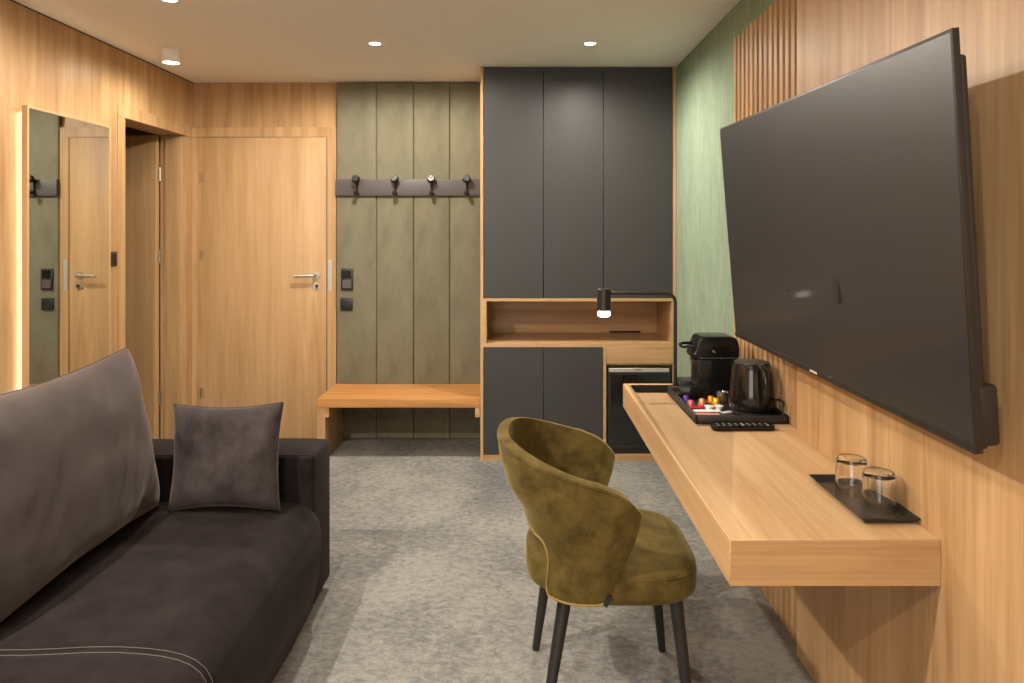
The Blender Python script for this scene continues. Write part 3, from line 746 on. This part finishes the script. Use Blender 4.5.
tag(g2, 'upturned clear tumbler nearer the desk end on the glass tray', 'glass', 'upturned tumblers')

# ------------------------------------------------------------------ olive chair
ch = thing('dining_chair', 'olive velvet barrel-back chair with black legs drawn up to the desk', 'chair', (0.274, 2.222, 0))
def plan(t, z):
    """t in [-1,1]: 0 back centre, +-1 arm fronts; returns outer (x, y)"""
    hh = (z - 0.39) / 0.43
    w = 0.259 + 0.033 * sm(0, 1, hh)
    kn = ((-0.2, 0.238), (0.1, 0.236), (0.30, 0.234), (0.465, 0.262), (0.68, 0.315), (0.85, 0.334), (1.05, 0.342))
    bk = kn[0][1]
    for (h0, b0), (h1, b1) in zip(kn, kn[1:]):
        if hh >= h0: bk = b0 + (b1 - b0) * sm(0, 1, (hh - h0) / (h1 - h0)) * 0.5 + (b1 - b0) * min(1, (hh - h0) / (h1 - h0)) * 0.5
    fr_ = -0.028 + 0.088 * sm(-0.1, 0.62, hh)
    a = min(abs(t) / 0.72, 1.0) * pi / 2
    xc = -0.06
    x = xc - (bk + xc) * max(0, math.cos(a)) ** 0.85
    y = w * math.sin(a) ** 0.85
    if abs(t) > 0.72:
        q = (abs(t) - 0.72) / 0.28
        x = xc + (fr_ - xc) * q; y = w - 0.012 * q * q
    return x, math.copysign(y, t)
def ztop(t):
    a = abs(t)
    z = 0.804 - 0.110 * sm(0.12, 1.0, a) * (0.55 + 0.45 * a)
    if a > 0.80: z -= 0.046 * ((a - 0.80) / 0.20) ** 2.6
    return z
def zbot(t):
    a = abs(t)
    return 0.548 - 0.153 * sm(0.30, 0.45, a) ** 1.2 + 0.008 * sm(0.5, 1.0, a)
def warp(t, z):
    a = abs(t)
    return t - math.copysign(0.075 * sm(0.50, 0.40, z) * sm(0.95, 0.45, a) * sm(0.2, 0.3, a), t)
def shell(u, v):
    t = -1 + 2 * u
    z0, z1 = zbot(t), ztop(t)
    z = z0 + (z1 - z0) * v
    x, y = plan(warp(t, z), z)
    return (x, y, z)
bk = MB().grid(shell, 200, 20).build('backrest', olive, ch, local=True, ang=180)
mo = bk.modifiers.new('s', 'SOLIDIFY'); mo.thickness = 0.034; mo.offset = 1.0
# make sure it thickens inwards
me = bk.data
cf = me.polygons[len(me.polygons) // 2]
inward = Vector((-cf.center.x, -cf.center.y, 0))
mo.offset = 1.0 if cf.normal.dot(inward) > 0 else -1.0
bv = bk.modifiers.new('b', 'BEVEL'); bv.width = 0.012; bv.segments = 3; bv.limit_method = 'ANGLE'; bv.angle_limit = R(50)
# piping along the lower and rear edges of the shell
pp = []
for i in range(97):
    t = -0.98 + 1.96 * i / 96
    x, y = plan(warp(t, zbot(t)), zbot(t)); d = Vector((x + 0.0, y, 0)).normalized()
    pp.append((x + d.x * 0.002, y + d.y * 0.002, zbot(t) + 0.0005))
MB().tube(pp, 0.0032, 8).build('piping', piping_olive, bk, local=True)
pp = []
for i in range(81):
    t = -0.99 + 1.98 * i / 80
    z = ztop(t) - 0.006; x, y = plan(t, z); d = Vector((x, y, 0)).normalized()
    pp.append((x + d.x * 0.0015, y + d.y * 0.0015, z))
MB().tube(pp, 0.0014, 6).build('top_seam', olive, bk, local=True)
# seat
def seat_pt(a, inset, z):
    c_, s_ = math.cos(a), math.sin(a)
    n_ = 2 / 3.6
    x = abs(c_) ** n_ * (1 if c_ > 0 else -1); y = abs(s_) ** n_ * (1 if s_ > 0 else -1)
    ax = (0.250 if x > 0 else 0.250) - inset
    ay = (0.268 if y > 0 else 0.250) - inset - (0.085 * (x < 0) * x * x)
    return Vector((x * ax - 0.0, y * ay, z))
b = bmesh.new(); rings = []; K = 72
for inset, z in ((0.05, 0.386), (0.012, 0.387), (0.002, 0.396), (0.0, 0.410), (0.0, 0.446), (0.003, 0.459), (0.014, 0.470), (0.045, 0.479), (0.10, 0.485), (0.17, 0.488)):
    rings.append([b.verts.new(seat_pt(2 * pi * i / K, inset, z)) for i in range(K)])
for A_, B_ in zip(rings, rings[1:]):
    for i in range(K): b.faces.new((A_[i], A_[(i + 1) % K], B_[(i + 1) % K], B_[i]))
b.faces.new(rings[0][::-1]); b.faces.new(rings[-1])
ms = MB(); ms._merge(b)
st = ms.build('seat', olive, ch, local=True, ang=180)
MB().tube([seat_pt(2 * pi * i / K, 0.0035, 0.4585) + Vector((0, 0, 0.0)) for i in range(K)], 0.002, 8, closed=True).build('piping', olive, st, local=True)
tg = MB().slab(Vector((-0.040, -0.2545, 0.398)), Vector((0.5, 0, 0.87)), Vector((-0.87, 0, 0.5)), Vector((0, 1, 0)), 0, 0.030, -0.008, 0.004, -0.008, 0.004).build('fabric_tag', black_plastic, st, local=True)
for (x0, y0, x1, y1) in ((-0.138, -0.165, -0.208, -0.222), (-0.165, 0.165, -0.215, 0.222), (0.170, -0.175, 0.212, -0.215), (0.170, 0.175, 0.212, 0.215)):
    MB().cyl((x0, y0, 0.392), (x1, y1, 0.004), 0.0205, 0.0125, 24).cyl((x1, y1, 0.004), (x1, y1, 0.0), 0.0115, 0.0115, 20).build('leg', leg_black, ch, local=True)

# ------------------------------------------------------------------ sofa
SF = -0.752; SY0, SY1 = 0.74, 2.640; SZ = 0.432
sf = thing('sofa', 'dark brown velvet sofa with low square arms along the left side', 'sofa', (-1.3, 1.69, 0))
# seat: swept profile with a rounded front and a shallow seam groove
pr = [(-1.60, 0.425), (-1.45, 0.428), (-1.30, 0.431), (-1.15, 0.434), (-1.02, 0.4358), (-0.94, 0.4355), (-0.875, 0.4325), (-0.83, 0.4275), (-0.792, 0.419), (-0.762, 0.4065), (-0.739, 0.388), (-0.725, 0.364), (-0.718, 0.335)]
pr += [(-0.716, 0.26), (-0.726, 0.16), (-0.740, 0.10), (-0.748, 0.05)]
NY = 120
def seatf(u, v):
    i = v * (len(pr) - 1); k0 = min(int(i), len(pr) - 2); f_ = i - k0
    x = pr[k0][0] * (1 - f_) + pr[k0 + 1][0] * f_; z = pr[k0][1] * (1 - f_) + pr[k0 + 1][1] * f_
    y = SY0 + (SY1 - SY0) * u
    g = 0.006 * math.exp(-((y - 1.69) / 0.012) ** 2)
    nz = mnoise.noise(Vector((x * 5, y * 5, z * 5))) * 0.004 + mnoise.noise(Vector((x * 2, y * 2.2, z * 2 + 5))) * 0.006
    ed = 0.005 * math.exp(-((SY1 - y) / 0.015) ** 2) + 0.005 * math.exp(-((y - SY0) / 0.02) ** 2)
    wz = sm(-0.72, -0.95, x)
    return (x - (g + ed - nz) * (1 - wz), y, z - (g + ed - nz) * (0.25 + 0.75 * wz) if z > 0.2 else z)
m = MB().grid(seatf, NY, len(pr) * 2 - 2)
m.box(-1.60, -0.80, SY0 + 0.004, SY1 - 0.004, 0.05, 0.30)
seat = m.build('seat', sofa_mat, sf, ang=70)
# double row of stitches across the seat
def on_seat(y, s):
    P_ = seatf((y - SY0) / (SY1 - SY0), s); Q_ = seatf((y - SY0) / (SY1 - SY0), min(1, s + 0.01)); d_ = Vector(Q_) - Vector(P_)
    nn = Vector((-d_.z, 0, d_.x)); nn = -nn if nn.z < 0 and d_.x > 0 else nn
    nn = Vector((-d_.z, 0, d_.x)).normalized()
    if nn.z < 0 and nn.x < 0: nn = -nn
    return Vector(P_) + nn * 0.001
for yy in (1.682, 1.702):
    path = [on_seat(yy, s / 400) for s in range(0, 345)]
    MB().tube(path[::3], 0.0007, 5).build('stitch_row', thread, seat)
for nm_, y0, y1 in (('armrest', SY1 + 0.001, 2.880), ('armrest', 0.50, SY0 - 0.001)):
    b = bmesh.new(); bmesh.ops.create_cube(b, size=1)
    for v in b.verts: v.co = Vector((-1.675 + v.co.x * 1.85, (y0 + y1) / 2 + v.co.y * (y1 - y0), 0.316 + v.co.z * 0.552))
    for v in b.verts: v.co.x = (v.co.x + 1.675) / 1.85 * 1.10 - 1.302
    bmesh.ops.bevel(b, geom=b.edges[:], offset=0.014, segments=4, affect='EDGES', profile=0.5)
    m = MB(); m._merge(b); arm = m.build('armrest', sofa_mat, sf)
    MB().tube([(-0.7535, y0 + 0.012, 0.06), (-0.7535, y0 + 0.012, 0.578), (-0.757, y0 + 0.012, 0.5895), (-0.77, y0 + 0.012, 0.5925), (-1.80, y0 + 0.012, 0.5925)], 0.0022, 6).build('seam', sofa_mat, arm)
MB().box(-1.85, -1.545, SY0, SY1, 0.05, 0.74, 0.03, 4).build('backrest', sofa_mat, sf)
for x_, y_ in ((-0.83, 2.80), (-0.83, 0.58), (-1.77, 2.80), (-1.77, 0.58)):
    MB().box(x_ - 0.03, x_ + 0.03, y_ - 0.03, y_ + 0.03, 0.0, 0.055, 0.003, 1).build('foot', leg_black, sf)

def cushion(name, mat, w, h, T, pull, seed, wr, n=44, seam=0.0028, corner=0.0):
    """upright cushion: local x = width, z = height, y = thickness; base at z=0"""
    def outline(u, v):
        x = u * w / 2 * (1 - pull * (1 - v * v) ** 1.2 * (h / w) ** 0.3 * abs(u) ** 2)
        z = v * h / 2 * (1 - pull * (w / h) ** 0.5 * (1 - u * u) ** 1.2 * abs(v) ** 2)
        return x, z
    def surf(sgn):
        def f(a, c):
            u = -1 + 2 * a; v = -1 + 2 * c
            u = math.copysign(1 - (1 - abs(u)) ** 1.35, u); v = math.copysign(1 - (1 - abs(v)) ** 1.35, v)
            x, z = outline(u, v)
            e = max(0, (1 - u ** 4) * (1 - v ** 4))
            th_ = T / 2 * e ** 0.48 * (1 - 0.18 * (u * u + v * v) / 2)
            ed_ = min(1, (1 - abs(u)) * (1 - abs(v)) * 12)
            nz = mnoise.noise(Vector((x * 6 + seed, z * 7, sgn * 3))) * wr
            # creases run from the corners
            cr = math.sin((x * 18 - z * 26) + 3 * mnoise.noise(Vector((x * 3, z * 3, seed)))) * wr * 0.45 * (1 - e ** 0.5 * 0.6)
            fc = math.sin(x * 60 - z * 42 + 5 * mnoise.noise(Vector((x * 5, z * 5, seed + 9)))) * 0.0022 * max(0.0, mnoise.noise(Vector((x * 3.5, z * 3.5, seed + 2))) + 0.25)
            y = sgn * (th_ + (nz + cr + fc) * ed_)
            return (x, y, z)
        return f
    m = MB().grid(surf(-1), n, n).grid(surf(1), n, n, True).weld(2e-4).normals()
    o = m.build(name, mat, local=True, ang=180)
    pts = []
    K_ = 40
    for i in range(K_): pts.append((-1 + 2 * i / K_, -1))
    for i in range(K_): pts.append((1, -1 + 2 * i / K_))
    for i in range(K_): pts.append((1 - 2 * i / K_, 1))
    for i in range(K_): pts.append((-1, 1 - 2 * i / K_))
    pts = [outline(*p) for p in pts]
    sea = MB().tube([(x, 0, z) for x, z in pts], seam, 8, closed=True).build('seam_piping', mat, o, local=True)
    return o
# big back cushion leaning on the sofa back
bc = cushion('back_cushion', cushion_mat, 0.97, 0.580, 0.225, 0.080, 3.0, 0.009, n=90)
bc.rotation_euler = (0, 0, 0)
lean = R(11)
# local x -> world Y, local y -> world -X..., lean back
Rm = Matrix.Rotation(R(90), 4, 'Z')
Rl = Matrix.Rotation(-lean, 4, 'Y')
bc.matrix_world = Matrix.Translation(Vector((-1.356, 2.112, 0.436 + 0.575 / 2 * math.cos(lean) - 0.003))) @ Rl @ Rm
tag(bc, 'large taupe velvet back cushion leaning on the sofa back', 'cushion')
# small scatter pillow against the far arm
sp_ = cushion('throw_pillow', pillow_mat, 0.402, 0.366, 0.130, 0.085, 11.0, 0.012, seam=0.0024)
Rm = Matrix.Rotation(R(-4), 4, 'Z') @ Matrix.Rotation(R(-9), 4, 'X') @ Matrix.Rotation(R(-1.8), 4, 'Y')
sp_.matrix_world = Matrix.Translation(Vector((-1.036, 2.552, 0.441 + 0.366 / 2 * 0.985))) @ Rm
tag(sp_, 'small dark brown velvet pillow propped against the far sofa arm', 'pillow')

# ------------------------------------------------------------------ ceiling lights
def spot(parent, loc, energy, size=120, blend=0.9, r=0.03, aim=None, col=WARM):
    l = bpy.data.lights.new('spot_lamp', 'SPOT'); l.energy = energy; l.color = col
    l.spot_size = R(size); l.spot_blend = blend; l.shadow_soft_size = r
    o = bpy.data.objects.new('spot_lamp', l); C.objects.link(o); o.parent = parent
    o.location = Vector(loc) - root_loc(parent)
    if aim is not None:
        o.rotation_euler = (Vector(aim) - Vector(loc)).to_track_quat('-Z', 'Y').to_euler()
    return o
def downlight(x, y, label, energy, size=178, blend=0.6):
    t = thing('ceiling_downlight', label, 'ceiling light', (x, y, H), 'recessed ceiling downlights')
    MB().lathe([(0.030, H - 0.0005), (0.030, H - 0.004), (0.034, H - 0.006), (0.041, H - 0.004), (0.043, H - 0.0005)], x, y, 32, closed=True).build('trim_ring', white_plastic, t)
    MB().lathe([(0, H - 0.003), (0.0295, H - 0.003), (0.0295, H - 0.0008), (0, H - 0.0008)], x, y, 24).build('lens', spot_glow, t)
    spot(t, (x, y, H - 0.012), energy, size, blend)
    return t
E0 = 122
downlight(-0.776, 3.895, 'recessed downlight in the ceiling before the coat niche', E0 * 0.9, 180, 0.25)
downlight(0.387, 3.895, 'recessed downlight in the ceiling before the dark wardrobe', E0 * 0.7, 170, 0.9)
downlight(-1.53, 3.155, 'recessed downlight at the top edge of the photo, above the sofa end', E0 * 0.3)
for (x, y, e, lb) in ((-1.42, 1.15, 1.9, 'recessed downlight over the sofa'), (-0.75, 1.9, 0.38, 'recessed downlight over the middle of the room'),
                   (-0.5, -0.4, 1.0, 'added unseen fill downlight behind the viewpoint'), (0.35, 0.2, 0.3, 'added unseen fill downlight over the right side behind the viewpoint')):  # the pair behind the viewpoint is unseen, added for even light
    downlight(x, y, lb, E0 * e)
# surface cylinder by the bathroom doorway
cl = thing('ceiling_spotlight', 'white surface-mounted cylinder spotlight before the bathroom doorway', 'ceiling light', (-1.952, 4.045, H))
MB().lathe([(0.0, H - 0.0005), (0.049, H - 0.0005), (0.050, H - 0.003), (0.050, H - 0.070), (0.047, H - 0.074), (0.043, H - 0.072), (0.042, H - 0.060), (0.0, H - 0.060)], -1.952, 4.045, 40).build('housing', white_plastic, cl)
MB().lathe([(0, H - 0.0685), (0.0415, H - 0.0685), (0.0415, H - 0.0605), (0, H - 0.0605)], -1.952, 4.045, 32).build('lens', spot_glow, cl)
spot(cl, (-1.952, 4.045, H - 0.08), E0 * 0.12, 170, 0.8)
# bulb of the desk lamp
spot(lamp, (hxc, LY, zb - 0.034), 2.2, 140, 0.8, 0.02, col=(1.0, 0.82, 0.60))

# ------------------------------------------------------------------ world and view
w = bpy.data.worlds.new('world'); S.world = w; w.use_nodes = True
w.node_tree.nodes['Background'].inputs[0].default_value = (1.0, 0.96, 0.91, 1); w.node_tree.nodes['Background'].inputs[1].default_value = 4.8
S.view_settings.view_transform = 'Standard'; S.view_settings.look = 'None'
S.view_settings.exposure = 0.22; S.view_settings.gamma = 1.0; S.view_settings.use_curve_mapping = False
try:
    S.cycles.use_denoising = True; S.cycles.denoiser = 'OPENIMAGEDENOISE'
    S.cycles.max_bounces = 10; S.cycles.diffuse_bounces = 6; S.cycles.transmission_bounces = 10
    S.cycles.sample_clamp_indirect = 6.0
    S.cycles.caustics_reflective = False
except Exception: pass
